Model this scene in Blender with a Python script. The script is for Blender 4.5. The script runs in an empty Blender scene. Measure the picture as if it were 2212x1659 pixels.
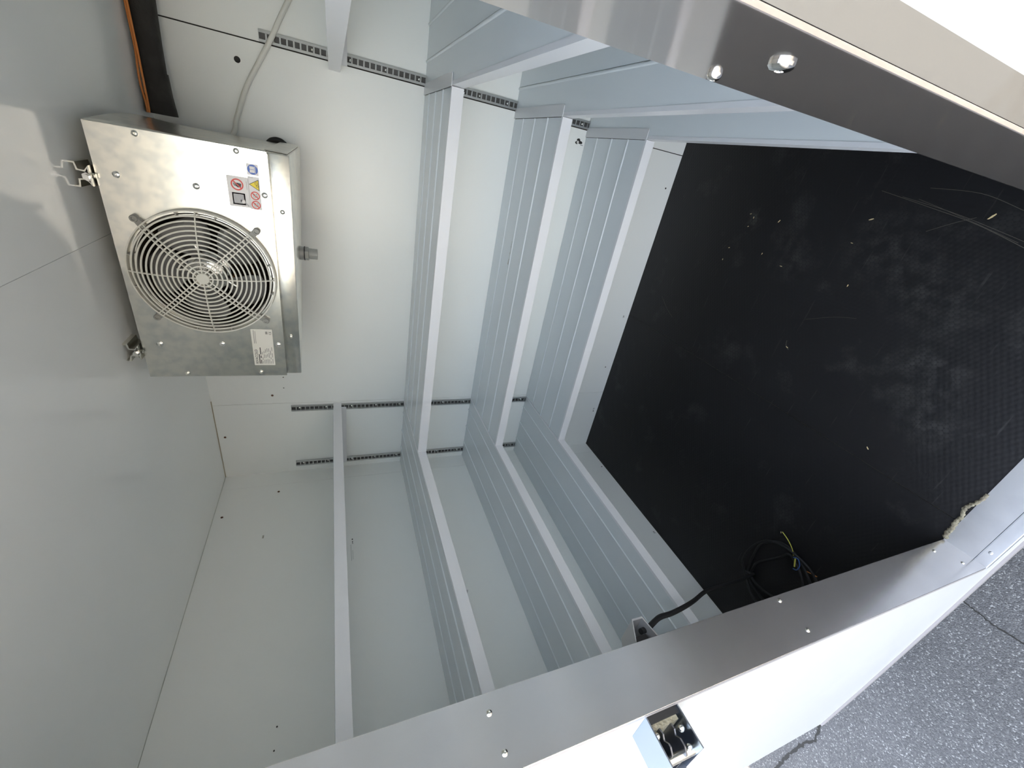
import bpy, bmesh, math, random
from mathutils import Vector, Matrix
random.seed(7)
scene = bpy.context.scene
C = scene.collection

# ------------------------------------------------------------------ camera
cam_d = bpy.data.cameras.new('camera')
cam = bpy.data.objects.new('camera', cam_d); C.objects.link(cam)
cam_d.sensor_fit = 'HORIZONTAL'; cam_d.sensor_width = 36.0
cam_d.lens = 873.9956 / 2212 * 36.0
cam_d.clip_start = 0.005; cam_d.clip_end = 300
RX = (0.18188548, -0.35234062, -0.9180271)
RY = (-0.86455675, -0.50207903, 0.02140734)
RZ = (-0.46846483, 0.78979284, -0.39593934)
m = Matrix.Identity(4)
for i in range(3):
    m[i][0] = RX[i]; m[i][1] = -RY[i]; m[i][2] = -RZ[i]
m[0][3], m[1][3], m[2][3] = 1.51270787, -1.75490107, 1.50805887
cam.matrix_world = m
scene.camera = cam

# ------------------------------------------------------------------ sky, sun, exposure
SUN_EL = math.radians(37); SUN_AZ = math.radians(58)   # the sun stands behind the box (+y), a little to one side
world = bpy.data.worlds.new('sky'); scene.world = world; world.use_nodes = True
wn = world.node_tree; wn.nodes.clear()
wo = wn.nodes.new('ShaderNodeOutputWorld'); wb = wn.nodes.new('ShaderNodeBackground')
sk = wn.nodes.new('ShaderNodeTexSky'); sk.sky_type = 'NISHITA'; sk.sun_disc = False
sk.sun_elevation = SUN_EL; sk.sun_rotation = math.radians(90) - SUN_AZ
sk.air_density = 1.0; sk.dust_density = 2.5; sk.ozone_density = 1.0
hz = wn.nodes.new('ShaderNodeMixRGB'); hz.inputs[0].default_value = 0.46
hz.inputs[2].default_value = (0.42, 0.42, 0.405, 1)
sc_ = wn.nodes.new('ShaderNodeMixRGB'); sc_.blend_type = 'MULTIPLY'; sc_.inputs[0].default_value = 1
sc_.inputs[2].default_value = (0.13, 0.13, 0.13, 1)
wn.links.new(sk.outputs[0], sc_.inputs[1]); wn.links.new(sc_.outputs[0], hz.inputs[1])
wn.links.new(hz.outputs[0], wb.inputs[0]); wb.inputs[1].default_value = 7.6
wn.links.new(wb.outputs[0], wo.inputs[0])
sun_d = bpy.data.lights.new('sun', 'SUN'); sun_d.energy = 58; sun_d.angle = math.radians(0.6); sun_d.color = (1, .86, .66)
sun = bpy.data.objects.new('sun', sun_d); C.objects.link(sun)
sd = Vector((math.cos(SUN_AZ) * math.cos(SUN_EL), math.sin(SUN_AZ) * math.cos(SUN_EL), math.sin(SUN_EL)))
sun.rotation_euler = sd.to_track_quat('Z', 'Y').to_euler(); sun.location = (3, 8, 8)
# added unseen lamp standing in for daylight thrown back by the sunlit yard
yard_d = bpy.data.lights.new('yard_bounce_fill', 'AREA'); yard_d.shape = 'RECTANGLE'; yard_d.size = 4.0; yard_d.size_y = 3.0
yard_d.energy = 62; yard_d.color = (1, .80, .52)
yard = bpy.data.objects.new('yard_bounce_fill', yard_d); C.objects.link(yard)
yard.location = (0.55, -6.2, 2.35)
yard.rotation_euler = (Vector((0.55, -6.2, 2.35)) - Vector((1.15, -.5, 1.75))).to_track_quat('Z', 'Y').to_euler()
vs = scene.view_settings
vs.view_transform = 'Standard'; vs.look = 'None'; vs.gamma = 1.0; vs.exposure = 0.36; vs.use_curve_mapping = False
scene.cycles.use_denoising = True
scene.cycles.max_bounces = 8; scene.cycles.diffuse_bounces = 7; scene.cycles.glossy_bounces = 4; scene.cycles.caustics_refractive = False
scene.cycles.use_adaptive_sampling = True; scene.cycles.adaptive_threshold = 0.11; scene.cycles.adaptive_min_samples = 16
scene.cycles.sample_clamp_indirect = 8.0

# ------------------------------------------------------------------ materials
MATS = {}
def mat(name, col, rough=.5, metal=0.0, spec=.5, noise=None, bump=None, coat=0.0, emit=None):
    """noise = (scale, colour2, low, high); bump = (scale, strength, distance)"""
    mt = bpy.data.materials.new(name); mt.use_nodes = True
    nt = mt.node_tree; b = nt.nodes['Principled BSDF']
    b.inputs['Base Color'].default_value = (*col, 1); b.inputs['Roughness'].default_value = rough
    b.inputs['Metallic'].default_value = metal; b.inputs['Specular IOR Level'].default_value = spec
    b.inputs['Coat Weight'].default_value = coat
    tc = nt.nodes.new('ShaderNodeTexCoord')
    if noise:
        n = nt.nodes.new('ShaderNodeTexNoise'); n.inputs['Scale'].default_value = noise[0]; n.inputs['Detail'].default_value = 6
        nt.links.new(tc.outputs['Object'], n.inputs['Vector'])
        r = nt.nodes.new('ShaderNodeValToRGB')
        r.color_ramp.elements[0].position = noise[2]; r.color_ramp.elements[1].position = noise[3]
        r.color_ramp.elements[0].color = (*col, 1); r.color_ramp.elements[1].color = (*noise[1], 1)
        nt.links.new(n.outputs['Fac'], r.inputs['Fac']); nt.links.new(r.outputs['Color'], b.inputs['Base Color'])
    if bump:
        n2 = nt.nodes.new('ShaderNodeTexNoise'); n2.inputs['Scale'].default_value = bump[0]; n2.inputs['Detail'].default_value = 4
        nt.links.new(tc.outputs['Object'], n2.inputs['Vector'])
        bp = nt.nodes.new('ShaderNodeBump'); bp.inputs['Strength'].default_value = bump[1]; bp.inputs['Distance'].default_value = bump[2]
        nt.links.new(n2.outputs['Fac'], bp.inputs['Height']); nt.links.new(bp.outputs['Normal'], b.inputs['Normal'])
    MATS[name] = mt
    return mt
mat('wall', (.915, .927, .908), .30, noise=(1.4, (.90, .917, .90), .45, .75), bump=(3.5, .06, .01))
mat('ceiling', (.915, .93, .92), .14, spec=.75, noise=(1.2, (.90, .92, .91), .45, .75), bump=(2.5, .05, .01))
mat('joint', (.015, .014, .012), .8)
mat('joint_pale', (.42, .36, .26), .8)
mat('joint_fine', (.50, .51, .47), .8)
mat('shelf', (.74, .785, .805), .26, noise=(3, (.71, .76, .785), .4, .7))
mat('shelf_lip', (.76, .77, .795), .32, noise=(9, (.72, .73, .755), .62, .8))
mat('galv', (.82, .80, .73), .25, 1.0, noise=(38, (.66, .67, .64), .42, .66), bump=(5, .08, .01))
mat('steel', (.56, .505, .465), .10, .82, noise=(7, (.51, .46, .43), .46, .72))
mat('steel_satin', (.80, .775, .755), .21, .90, noise=(7, (.72, .70, .69), .42, .72))
mat('flange', (.30, .30, .29), .45, .9, noise=(14, (.26, .25, .23), .5, .7))  # shade of a person at the door put into this metal's colour
mat('housing', (.42, .42, .42), .38, .3)
mat('steel_bright', (.86, .85, .82), .16, 1.0)
mat('alu', (.70, .72, .76), .36, 1.0, noise=(9, (.60, .62, .66), .45, .7))
mat('rail', (.50, .51, .51), .30, 1.0)
mat('rail_dark', (.09, .09, .09), .5, .6)
mat('latch_steel', (.40, .45, .53), .28, 1.0)
mat('latch_inner', (.24, .25, .28), .32, 1.0)
mat('zinc', (.78, .77, .70), .25, 1.0)
mat('rust', (.12, .05, .025), .7, .3)
mat('black', (.012, .012, .013), .55)
mat('foam_black', (.018, .017, .016), .75, bump=(60, .4, .01), noise=(22, (.032, .030, .028), .45, .7))
mat('wire_orange', (.62, .22, .05), .4)
mat('wire_yellow', (.62, .58, .10), .45)
mat('wire_blue', (.04, .10, .30), .45)
mat('cable_white', (.74, .73, .68), .45)
mat('cable_black', (.017, .017, .018), .55, spec=.35)
mat('end_plate', (.70, .705, .715), .3)
mat('guard', (.62, .61, .55), .38)
mat('guard_dark', (.30, .30, .28), .42)
mat('fan', (.17, .17, .17), .42, .1)
mat('chrome', (.80, .79, .76), .12, 1.0)
mat('coil', (.045, .030, .022), .6, .2)
mat('copper', (.55, .30, .14), .3, .9)
mat('pvc', (.33, .34, .33), .35)
mat('st_white', (.72, .70, .70), .45)
mat('st_red', (.62, .055, .045), .45)
mat('st_blue', (.05, .13, .50), .45)
mat('st_yellow', (.80, .62, .02), .45)
mat('st_black', (.03, .03, .035), .5)
mat('st_grey', (.42, .42, .44), .5)
mat('plate', (.70, .68, .62), .42)
mat('ink', (.045, .045, .045), .6)
mat('ink_pale', (.30, .29, .27), .6)
mat('marker', (.03, .03, .035), .7)
mat('scuff', (.38, .40, .39), .6)
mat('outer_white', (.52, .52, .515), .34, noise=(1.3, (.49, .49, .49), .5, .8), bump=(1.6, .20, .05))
mat('outer_trim', (.30, .275, .275), .42)
mat('seal', (.26, .235, .165), .8, bump=(60, .6, .02), noise=(30, (.22, .19, .14), .5, .7))
mat('scratch', (.085, .078, .065), .7)
mat('straw', (.62, .50, .28), .7)
mat('tape', (.44, .42, .38), .6)

def links(nt, *prs):
    for a, b in prs: nt.links.new(a, b)

def hex_floor():
    mt = bpy.data.materials.new('black_hex_floor'); mt.use_nodes = True
    nt = mt.node_tree; b = nt.nodes['Principled BSDF']; N = nt.nodes.new
    tc = N('ShaderNodeTexCoord')
    tot = None; k = 2 * math.pi / 0.0115
    for a in (0, 60, 120):
        d = N('ShaderNodeVectorMath'); d.operation = 'DOT_PRODUCT'
        d.inputs[1].default_value = (k * math.cos(math.radians(a)), k * math.sin(math.radians(a)), 0)
        nt.links.new(tc.outputs['Object'], d.inputs[0])
        c = N('ShaderNodeMath'); c.operation = 'COSINE'; nt.links.new(d.outputs['Value'], c.inputs[0])
        if tot is None: tot = c
        else:
            s = N('ShaderNodeMath'); s.operation = 'ADD'; links(nt, (tot.outputs[0], s.inputs[0]), (c.outputs[0], s.inputs[1])); tot = s
    bp = N('ShaderNodeBump'); bp.inputs['Strength'].default_value = .10; bp.inputs['Distance'].default_value = .0007
    nt.links.new(tot.outputs[0], bp.inputs['Height']); nt.links.new(bp.outputs['Normal'], b.inputs['Normal'])
    # dust that lies on the tops of the cells in worn patches, and fine scratches
    n = N('ShaderNodeTexNoise'); n.inputs['Scale'].default_value = 5.5; n.inputs['Detail'].default_value = 9; n.inputs['Roughness'].default_value = .62
    nt.links.new(tc.outputs['Object'], n.inputs['Vector'])
    r = N('ShaderNodeMapRange'); r.inputs['From Min'].default_value = .58; r.inputs['From Max'].default_value = .90
    nt.links.new(n.outputs['Fac'], r.inputs['Value'])
    h = N('ShaderNodeMapRange'); h.inputs['From Min'].default_value = -.6; h.inputs['From Max'].default_value = -1.5
    nt.links.new(tot.outputs[0], h.inputs['Value'])
    h.inputs['To Min'].default_value = 1.0; h.inputs['To Max'].default_value = .15
    mp = N('ShaderNodeMapping'); mp.inputs['Rotation'].default_value = (0, 0, .6); mp.inputs['Scale'].default_value = (2.2, 34, 1)
    nt.links.new(tc.outputs['Object'], mp.inputs['Vector'])
    n3 = N('ShaderNodeTexNoise'); n3.inputs['Scale'].default_value = 3; n3.inputs['Detail'].default_value = 3
    nt.links.new(mp.outputs[0], n3.inputs['Vector'])
    r3 = N('ShaderNodeMapRange'); r3.inputs['From Min'].default_value = .66; r3.inputs['From Max'].default_value = .80; r3.inputs['To Max'].default_value = .5
    nt.links.new(n3.outputs['Fac'], r3.inputs['Value'])
    mu = N('ShaderNodeMath'); mu.operation = 'MULTIPLY'; links(nt, (r.outputs[0], mu.inputs[0]), (h.outputs[0], mu.inputs[1]))
    ad = N('ShaderNodeMath'); ad.operation = 'ADD'; ad.use_clamp = True; links(nt, (mu.outputs[0], ad.inputs[0]), (r3.outputs[0], ad.inputs[1]))
    # worn spots where feet and crates have rubbed the cells pale
    acc = ad
    nq = N('ShaderNodeTexNoise'); nq.inputs['Scale'].default_value = 26; nq.inputs['Detail'].default_value = 6
    nt.links.new(tc.outputs['Object'], nq.inputs['Vector'])
    nr = N('ShaderNodeMapRange'); nr.inputs['From Min'].default_value = .42; nr.inputs['From Max'].default_value = .66
    nt.links.new(nq.outputs['Fac'], nr.inputs['Value'])
    for (px, py, rad, amp) in ((1.500, -.515, .045, .9), (1.41, -.74, .11, .45), (1.47, -.66, .06, .35), (1.50, -1.00, .16, .40), (1.42, -1.16, .14, .40), (1.23, -1.26, .12, .45), (1.10, -1.33, .10, .40), (.40, -.86, .07, .22), (1.0, -.62, .12, .18)):
        dv = N('ShaderNodeVectorMath'); dv.operation = 'DISTANCE'; dv.inputs[1].default_value = (px, py, 0)
        nt.links.new(tc.outputs['Object'], dv.inputs[0])
        q = N('ShaderNodeMapRange'); q.inputs['From Min'].default_value = rad; q.inputs['From Max'].default_value = rad * .2; q.inputs['To Max'].default_value = amp
        nt.links.new(dv.outputs['Value'], q.inputs['Value'])
        m1 = N('ShaderNodeMath'); m1.operation = 'MULTIPLY'; links(nt, (q.outputs[0], m1.inputs[0]), (nr.outputs[0], m1.inputs[1]))
        m2 = N('ShaderNodeMath'); m2.operation = 'MULTIPLY'; links(nt, (m1.outputs[0], m2.inputs[0]), (h.outputs[0], m2.inputs[1]))
        a2 = N('ShaderNodeMath'); a2.operation = 'ADD'; a2.use_clamp = True; links(nt, (acc.outputs[0], a2.inputs[0]), (m2.outputs[0], a2.inputs[1])); acc = a2
    ad = acc
    mx = N('ShaderNodeMixRGB'); mx.inputs[1].default_value = (.0075, .0075, .009, 1); mx.inputs[2].default_value = (.062, .061, .060, 1)
    nt.links.new(ad.outputs[0], mx.inputs[0]); nt.links.new(mx.outputs[0], b.inputs['Base Color'])
    b.inputs['Roughness'].default_value = .48; b.inputs['Specular IOR Level'].default_value = .35
    MATS['floor'] = mt
hex_floor()

def asphalt():
    mt = bpy.data.materials.new('asphalt'); mt.use_nodes = True
    nt = mt.node_tree; b = nt.nodes['Principled BSDF']; N = nt.nodes.new
    tc = N('ShaderNodeTexCoord')
    v = N('ShaderNodeTexVoronoi'); v.inputs['Scale'].default_value = 230
    nt.links.new(tc.outputs['Object'], v.inputs['Vector'])
    sp = N('ShaderNodeSeparateColor'); nt.links.new(v.outputs['Color'], sp.inputs[0])
    r = N('ShaderNodeValToRGB'); cr = r.color_ramp
    cr.elements[0].position = 0; cr.elements[0].color = (.062, .062, .066, 1)
    cr.elements[1].position = .80; cr.elements[1].color = (.105, .105, .110, 1)
    e = cr.elements.new(.93); e.color = (.145, .145, .145, 1)
    e = cr.elements.new(.97); e.color = (.25, .25, .25, 1)
    nt.links.new(sp.outputs[0], r.inputs['Fac'])
    n = N('ShaderNodeTexNoise'); n.inputs['Scale'].default_value = 5; n.inputs['Detail'].default_value = 8
    nt.links.new(tc.outputs['Object'], n.inputs['Vector'])
    mr = N('ShaderNodeMapRange'); mr.inputs['To Min'].default_value = .75; mr.inputs['To Max'].default_value = 1.3
    nt.links.new(n.outputs['Fac'], mr.inputs['Value'])
    mx = N('ShaderNodeMixRGB'); mx.blend_type = 'MULTIPLY'; mx.inputs[0].default_value = 1
    links(nt, (r.outputs[0], mx.inputs[1]), (mr.outputs[0], mx.inputs[2]), (mx.outputs[0], b.inputs['Base Color']))
    bp = N('ShaderNodeBump'); bp.inputs['Strength'].default_value = .8; bp.inputs['Distance'].default_value = .004; bp.invert = True
    nt.links.new(v.outputs['Distance'], bp.inputs['Height']); nt.links.new(bp.outputs['Normal'], b.inputs['Normal'])
    b.inputs['Roughness'].default_value = .85
    MATS['asphalt'] = mt
asphalt()

# ------------------------------------------------------------------ mesh helpers
def worg(o):
    v = Vector((0, 0, 0))
    while o is not None:
        v = v + o.location; o = o.parent
    return v
def link(name, me, mt, parent=None, smooth=None):
    if mt and not me.materials: me.materials.append(MATS[mt])
    o = bpy.data.objects.new(name, me); C.objects.link(o)
    if parent is not None:
        o.parent = parent; o.location = -worg(parent)
    if smooth is not None:
        for p in me.polygons: p.use_smooth = True
        try: me.set_sharp_from_angle(angle=math.radians(smooth))
        except Exception: pass
    return o
def obj(name, bm, mt, parent=None, smooth=None):
    bmesh.ops.recalc_face_normals(bm, faces=bm.faces)
    me = bpy.data.meshes.new(name); bm.to_mesh(me); bm.free()
    return link(name, me, mt, parent, smooth)
def thing(name, label, cat, loc=(0, 0, 0), group=None):
    o = bpy.data.objects.new(name, None); C.objects.link(o); o.location = loc; o.empty_display_size = .05
    o['label'] = label; o['category'] = cat
    if group: o['group'] = group
    return o
def tag(o, label, cat, group=None):
    o['label'] = label; o['category'] = cat
    if group: o['group'] = group
    return o
def struct(o, label=None):
    o['kind'] = 'structure'
    if label: o['label'] = label
    return o
def bbox(bm, x0, x1, y0, y1, z0, z1):
    vs_ = [bm.verts.new(p) for p in ((x0, y0, z0), (x1, y0, z0), (x1, y1, z0), (x0, y1, z0), (x0, y0, z1), (x1, y0, z1), (x1, y1, z1), (x0, y1, z1))]
    for f in ((0, 3, 2, 1), (4, 5, 6, 7), (0, 1, 5, 4), (1, 2, 6, 5), (2, 3, 7, 6), (3, 0, 4, 7)):
        bm.faces.new([vs_[i] for i in f])
    return vs_
def hexa(bm, p):   # eight corners, bottom four then top four
    vs_ = [bm.verts.new(q) for q in p]
    for f in ((0, 3, 2, 1), (4, 5, 6, 7), (0, 1, 5, 4), (1, 2, 6, 5), (2, 3, 7, 6), (3, 0, 4, 7)):
        bm.faces.new([vs_[i] for i in f])
def box(name, r, mt, parent=None, bevel=0):
    bm = bmesh.new(); bbox(bm, *r)
    if bevel:
        bmesh.ops.bevel(bm, geom=bm.edges[:], offset=bevel, segments=2, affect='EDGES', profile=.5)
    return obj(name, bm, mt, parent)
def extrude_poly(bm, pts, a, b, axis):
    """pts: 2d outline in the plane normal to axis; a..b: span along the axis"""
    def mk(p, t):
        if axis == 'x': return (t, p[0], p[1])
        if axis == 'y': return (p[0], t, p[1])
        return (p[0], p[1], t)
    A = [bm.verts.new(mk(p, a)) for p in pts]; B = [bm.verts.new(mk(p, b)) for p in pts]
    n = len(pts)
    bm.faces.new(A); bm.faces.new(B[::-1])
    for i in range(n): bm.faces.new([A[i], B[i], B[(i + 1) % n], A[(i + 1) % n]])
def lathe(bm, prof, seg=24, origin=(0, 0, 0), axis='z'):
    """prof: (radius, height) pairs"""
    o = Vector(origin)
    def mk(r, h, t):
        c, s = math.cos(t) * r, math.sin(t) * r
        if axis == 'z': return o + Vector((c, s, h))
        if axis == 'y': return o + Vector((c, h, s))
        return o + Vector((h, c, s))
    rows = []
    for r, h in prof:
        if r < 1e-6: rows.append([bm.verts.new(mk(0, h, 0))])
        else: rows.append([bm.verts.new(mk(r, h, 2 * math.pi * i / seg)) for i in range(seg)])
    for a, b in zip(rows, rows[1:]):
        for i in range(seg):
            j = (i + 1) % seg
            if len(a) == 1 and len(b) == 1: continue
            if len(a) == 1: bm.faces.new([a[0], b[i], b[j]])
            elif len(b) == 1: bm.faces.new([a[i], b[0], a[j]])
            else: bm.faces.new([a[i], b[i], b[j], a[j]])
def smooth_path(pts, sub=6, closed=False):
    P = [Vector(p) for p in pts]; n = len(P); out = []
    rng = range(n if closed else n - 1)
    for i in rng:
        p0 = P[(i - 1) % n] if (closed or i > 0) else P[0]
        p1 = P[i]; p2 = P[(i + 1) % n]
        p3 = P[(i + 2) % n] if (closed or i + 2 < n) else P[-1]
        for s in range(sub):
            t = s / sub
            out.append(.5 * ((2 * p1) + (-p0 + p2) * t + (2 * p0 - 5 * p1 + 4 * p2 - p3) * t * t + (-p0 + 3 * p1 - 3 * p2 + p3) * t ** 3))
    if not closed: out.append(P[-1])
    return out
def tube(bm, pts, r, seg=8, closed=False, sx=1.0, sy=1.0):
    pts = [Vector(p) for p in pts]; n = len(pts); rows = []
    up = Vector((0.13, .21, 1)).normalized()
    for i, p in enumerate(pts):
        a = pts[(i - 1) % n] if (closed or i) else pts[0]
        b = pts[(i + 1) % n] if (closed or i < n - 1) else pts[-1]
        d = (b - a)
        d = d.normalized() if d.length > 1e-9 else Vector((0, 1, 0))
        u = d.cross(up)
        if u.length < 1e-3: u = d.cross(Vector((1, 0, 0)))
        u.normalize(); v = u.cross(d).normalized()
        rr = r[i] if isinstance(r, (list, tuple)) else r
        rows.append([bm.verts.new(p + u * rr * sx * math.cos(2 * math.pi * k / seg) + v * rr * sy * math.sin(2 * math.pi * k / seg)) for k in range(seg)])
    for i in range(n if closed else n - 1):
        a, b = rows[i], rows[(i + 1) % n]
        for k in range(seg):
            bm.faces.new([a[k], a[(k + 1) % seg], b[(k + 1) % seg], b[k]])
    if not closed:
        bm.faces.new(rows[0][::-1]); bm.faces.new(rows[-1])
def flat(bm, pts3):
    bm.faces.new([bm.verts.new(p) for p in pts3])
def copy_of(o, parent, loc=None, mtx=None):
    c = o.copy(); C.objects.link(c); c.parent = parent
    if loc is not None: c.location = loc
    return c
def text_mesh(name, s, size, mt, parent, M4, align='LEFT'):
    cu = bpy.data.curves.new(name, 'FONT'); cu.body = s; cu.size = size; cu.align_x = align; cu.extrude = .0002
    t = bpy.data.objects.new(name + '_tmp', cu); C.objects.link(t)
    dg = bpy.context.evaluated_depsgraph_get()
    me = bpy.data.meshes.new_from_object(t.evaluated_get(dg))
    bpy.data.objects.remove(t); bpy.data.curves.remove(cu)
    me.transform(M4); me.name = name; me.materials.clear()
    return link(name, me, mt, parent)
def frame_front(x, y, z):   # text that faces -y
    return Matrix(((1, 0, 0, x), (0, 0, -1, y), (0, 1, 0, z), (0, 0, 0, 1)))
def frame_left(x, y, z):    # text on a wall that faces +x
    return Matrix(((0, 0, 1, x), (1, 0, 0, y), (0, 1, 0, z), (0, 0, 0, 1)))

# ------------------------------------------------------------------ dimensions
W, D, H = 2.09, 1.513, 2.0        # inner width, depth, height; back wall y = 0, door side y = -D
YO = -1.600                       # outer face of the door side
LJB, LJT = .846, .8743            # left jamb x at z = 0 and at the header
RJB, RJT = 1.600, 1.567
DH = 1.985                         # door opening height
def ljx(z): return LJB + (LJT - LJB) * z / DH
def rjx(z): return RJB + (RJT - RJB) * z / DH

# ------------------------------------------------------------------ ground and shell
bm = bmesh.new(); flat(bm, ((-40, -40, -.55), (40, -40, -.55), (40, 40, -.55), (-40, 40, -.55)))
struct(obj('ground', bm, 'asphalt'), 'grey asphalt yard outside the doorway')

fl = struct(box('floor', (-.02, W + .02, -D - .001, .02, -.06, -.004), 'joint_pale'), 'black non-slip floor')
box('floor_panel', (0.0005, .9080, -D, -.0005, -.004, 0), 'floor', fl)
box('floor_panel', (.9097, W, -D, -.0005, -.004, 0), 'floor', fl)

wbk = struct(box('wall_back', (-.1, W + .1, .004, .10, -.06, H + .08), 'joint'), 'white back wall of three panels')
box('wall_panel', (0, .3985, 0, .004, 0, H), 'wall', wbk)
box('wall_panel', (.4000, 1.6925, 0, .004, 0, H), 'wall', wbk)
box('wall_panel', (1.6960, W, 0, .004, 0, H), 'wall', wbk)
wlf = struct(box('wall_left', (-.143, -.004, YO + .004, .10, -.06, H + .08), 'joint_fine'), 'white side wall behind the long shelves')
box('wall_panel', (-.004, 0, -.0880, 0, 0, H), 'wall', wlf)
box('wall_panel', (-.004, 0, -D, -.0888, 0, H), 'wall', wlf)
wrt = struct(box('wall_right', (W, W + .143, YO + .004, .10, -.06, H + .08), 'wall'))
cl = struct(box('ceiling', (-.02, W + .02, -D - .02, .02, H + .004, H + .10), 'joint_pale'), 'white glossy ceiling')
box('ceiling_panel', (0, 1.1943, -D, 0, H, H + .004), 'ceiling', cl)
box('ceiling_panel', (1.1953, W, -D, 0, H, H + .004), 'ceiling', cl)

# grubby sealant lines along the ceiling edges
bm = bmesh.new(); tube(bm, [(.0008, -D + .01, H - .0006), (.0008, -.001, H - .0006)], .0010, 6); obj('corner_sealant', bm, 'joint_fine', cl)
bm = bmesh.new(); tube(bm, [(.001, -.0008, H - .0006), (.42, -.0008, H - .0006)], .0022, 6); obj('corner_sealant', bm, 'joint_pale', cl)
# door side wall: pieces left, right and above the opening, inner face y = -D, outer face YO
def wall_piece(bm, quad, y0=YO + .003, y1=-D):
    hexa(bm, [(quad[0][0], y0, quad[0][1]), (quad[1][0], y0, quad[1][1]), (quad[1][0], y1, quad[1][1]), (quad[0][0], y1, quad[0][1]),
              (quad[3][0], y0, quad[3][1]), (quad[2][0], y0, quad[2][1]), (quad[2][0], y1, quad[2][1]), (quad[3][0], y1, quad[3][1])])
bm = bmesh.new()
wall_piece(bm, ((0, -.06), (LJB - .002, -.06), (LJT - .002, DH), (0, DH)))
wall_piece(bm, ((RJB + .002, -.06), (W, -.06), (W, DH), (RJT + .002, DH)))
wall_piece(bm, ((0, DH + .002), (W, DH + .002), (W, H + .08), (0, H + .08)))
wfr = struct(obj('wall_front', bm, 'wall'), 'door side wall around the opening')
# outer skin of the door side, with its uneven lower edge and a folded bottom rail
LOW = [(-.143, -.187), (.10, -.183), (.356, -.166), (.60, -.140), (.80, -.112), (.95, -.100), (1.3, -.095), (2.233, -.095)]
bm = bmesh.new()
def skin_strip(bm, xs_low, top):
    for (a, b) in zip(xs_low, xs_low[1:]):
        ta, tb = top(a[0]), top(b[0])
        hexa(bm, [(a[0], YO, a[1]), (b[0], YO, b[1]), (b[0], YO + .003, b[1]), (a[0], YO + .003, a[1]),
                  (a[0], YO, ta), (b[0], YO, tb), (b[0], YO + .003, tb), (a[0], YO + .003, ta)])
skin_strip(bm, LOW, lambda x: -.012)
hexa(bm, [(-.143, YO, -.012), (LJB - .0115, YO, -.012), (LJB - .0115, YO + .003, -.012), (-.143, YO + .003, -.012),
          (-.143, YO, DH), (LJT - .0115, YO, DH), (LJT - .0115, YO + .003, DH), (-.143, YO + .003, DH)])
hexa(bm, [(RJB + .021, YO, -.012), (2.233, YO, -.012), (2.233, YO + .003, -.012), (RJB + .021, YO + .003, -.012),
          (RJT + .021, YO, DH), (2.233, YO, DH), (2.233, YO + .003, DH), (RJT + .021, YO + .003, DH)])
bbox(bm, -.143, 2.233, YO, YO + .003, DH, H + .10)
obj('outer_skin', bm, 'outer_white', wfr)
bm = bmesh.new()
for (a, b) in zip(LOW, LOW[1:]):
    hexa(bm, [(a[0], YO - .006, a[1] - .012), (b[0], YO - .006, b[1] - .012), (b[0], YO + .05, b[1] - .012), (a[0], YO + .05, a[1] - .012),
              (a[0], YO - .006, a[1] + .008), (b[0], YO - .006, b[1] + .008), (b[0], YO + .05, b[1] + .008), (a[0], YO + .05, a[1] + .008)])
obj('bottom_rail', bm, 'outer_trim', wfr)
bm = bmesh.new(); bbox(bm, -.143, W + .143, YO + .004, .1, H + .08, H + .11); struct(obj('roof', bm, 'outer_white'))
bm = bmesh.new(); bbox(bm, -.10, W + .10, YO + .05, .1, -.16, -.06); struct(obj('floor_underside', bm, 'joint'))

# door frame: jambs, sill and header in sheet metal
def jamb(name, fx, sgn, flange, label, mt='steel'):
    bm = bmesh.new(); t = .0018
    prof = [(0, -D + .002), (0, YO - .002), (-sgn * .003, YO - .002), (-sgn * .003, YO - .002 + t), (-sgn * t, YO - .002 + t), (-sgn * t, -D + .002)]
    fb = bmesh.new()
    hexa(fb, [(fx(z) - sgn * w, y, z) for z in (.0005, DH) for (w, y) in ((.0032, YO - .0018), (flange, YO - .0018), (flange, YO - .0002), (.0032, YO - .0002))])
    rows = []
    for z in (0.0005, DH):
        rows.append([bm.verts.new((fx(z) + p[0], p[1], z)) for p in prof])
    n = len(prof)
    for i in range(n): bm.faces.new([rows[0][i], rows[0][(i + 1) % n], rows[1][(i + 1) % n], rows[1][i]])
    bm.faces.new(rows[0][::-1]); bm.faces.new(rows[1])
    o = struct(obj(name, bm, mt), label)
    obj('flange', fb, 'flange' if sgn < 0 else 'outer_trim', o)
    mod = o.modifiers.new('bevel', 'BEVEL'); mod.width = .0012; mod.segments = 2; mod.limit_method = 'ANGLE'
    return o
tl = jamb('trim_1', ljx, 1, .011, 'satin steel door jamb on the latch side', 'steel_satin')
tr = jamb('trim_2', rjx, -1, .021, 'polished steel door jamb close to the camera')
sill = struct(box('trim_3', (LJB, RJB, -1.575, -D + .003, -.004, .0012), 'alu'), 'brushed aluminium door sill')
box('sill_nose', (LJB - .004, RJB + .004, YO - .003, -1.5755, -.012, .0005), 'alu', sill, .002)
hd = struct(box('trim_4', (LJT - .001, RJT + .001, YO - .002, -D + .002, DH - .002, DH), 'steel'))
def fastener(name, parent, p, axis, r=.0045, hgt=.0022, mt='zinc', dot=True, sgn=1, seg=14):
    bm = bmesh.new()
    prof = [(r, 0), (r * .98, sgn * hgt * .45), (r * .75, sgn * hgt * .85), (r * .35, sgn * hgt), (r * .3, sgn * hgt * .5), (0, sgn * hgt * .45)] if dot else \
           [(r, 0), (r * .98, sgn * hgt * .45), (r * .7, sgn * hgt * .88), (0, sgn * hgt)]
    lathe(bm, prof, seg, p, axis)
    return obj(name, bm, mt, parent, 40)
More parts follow.
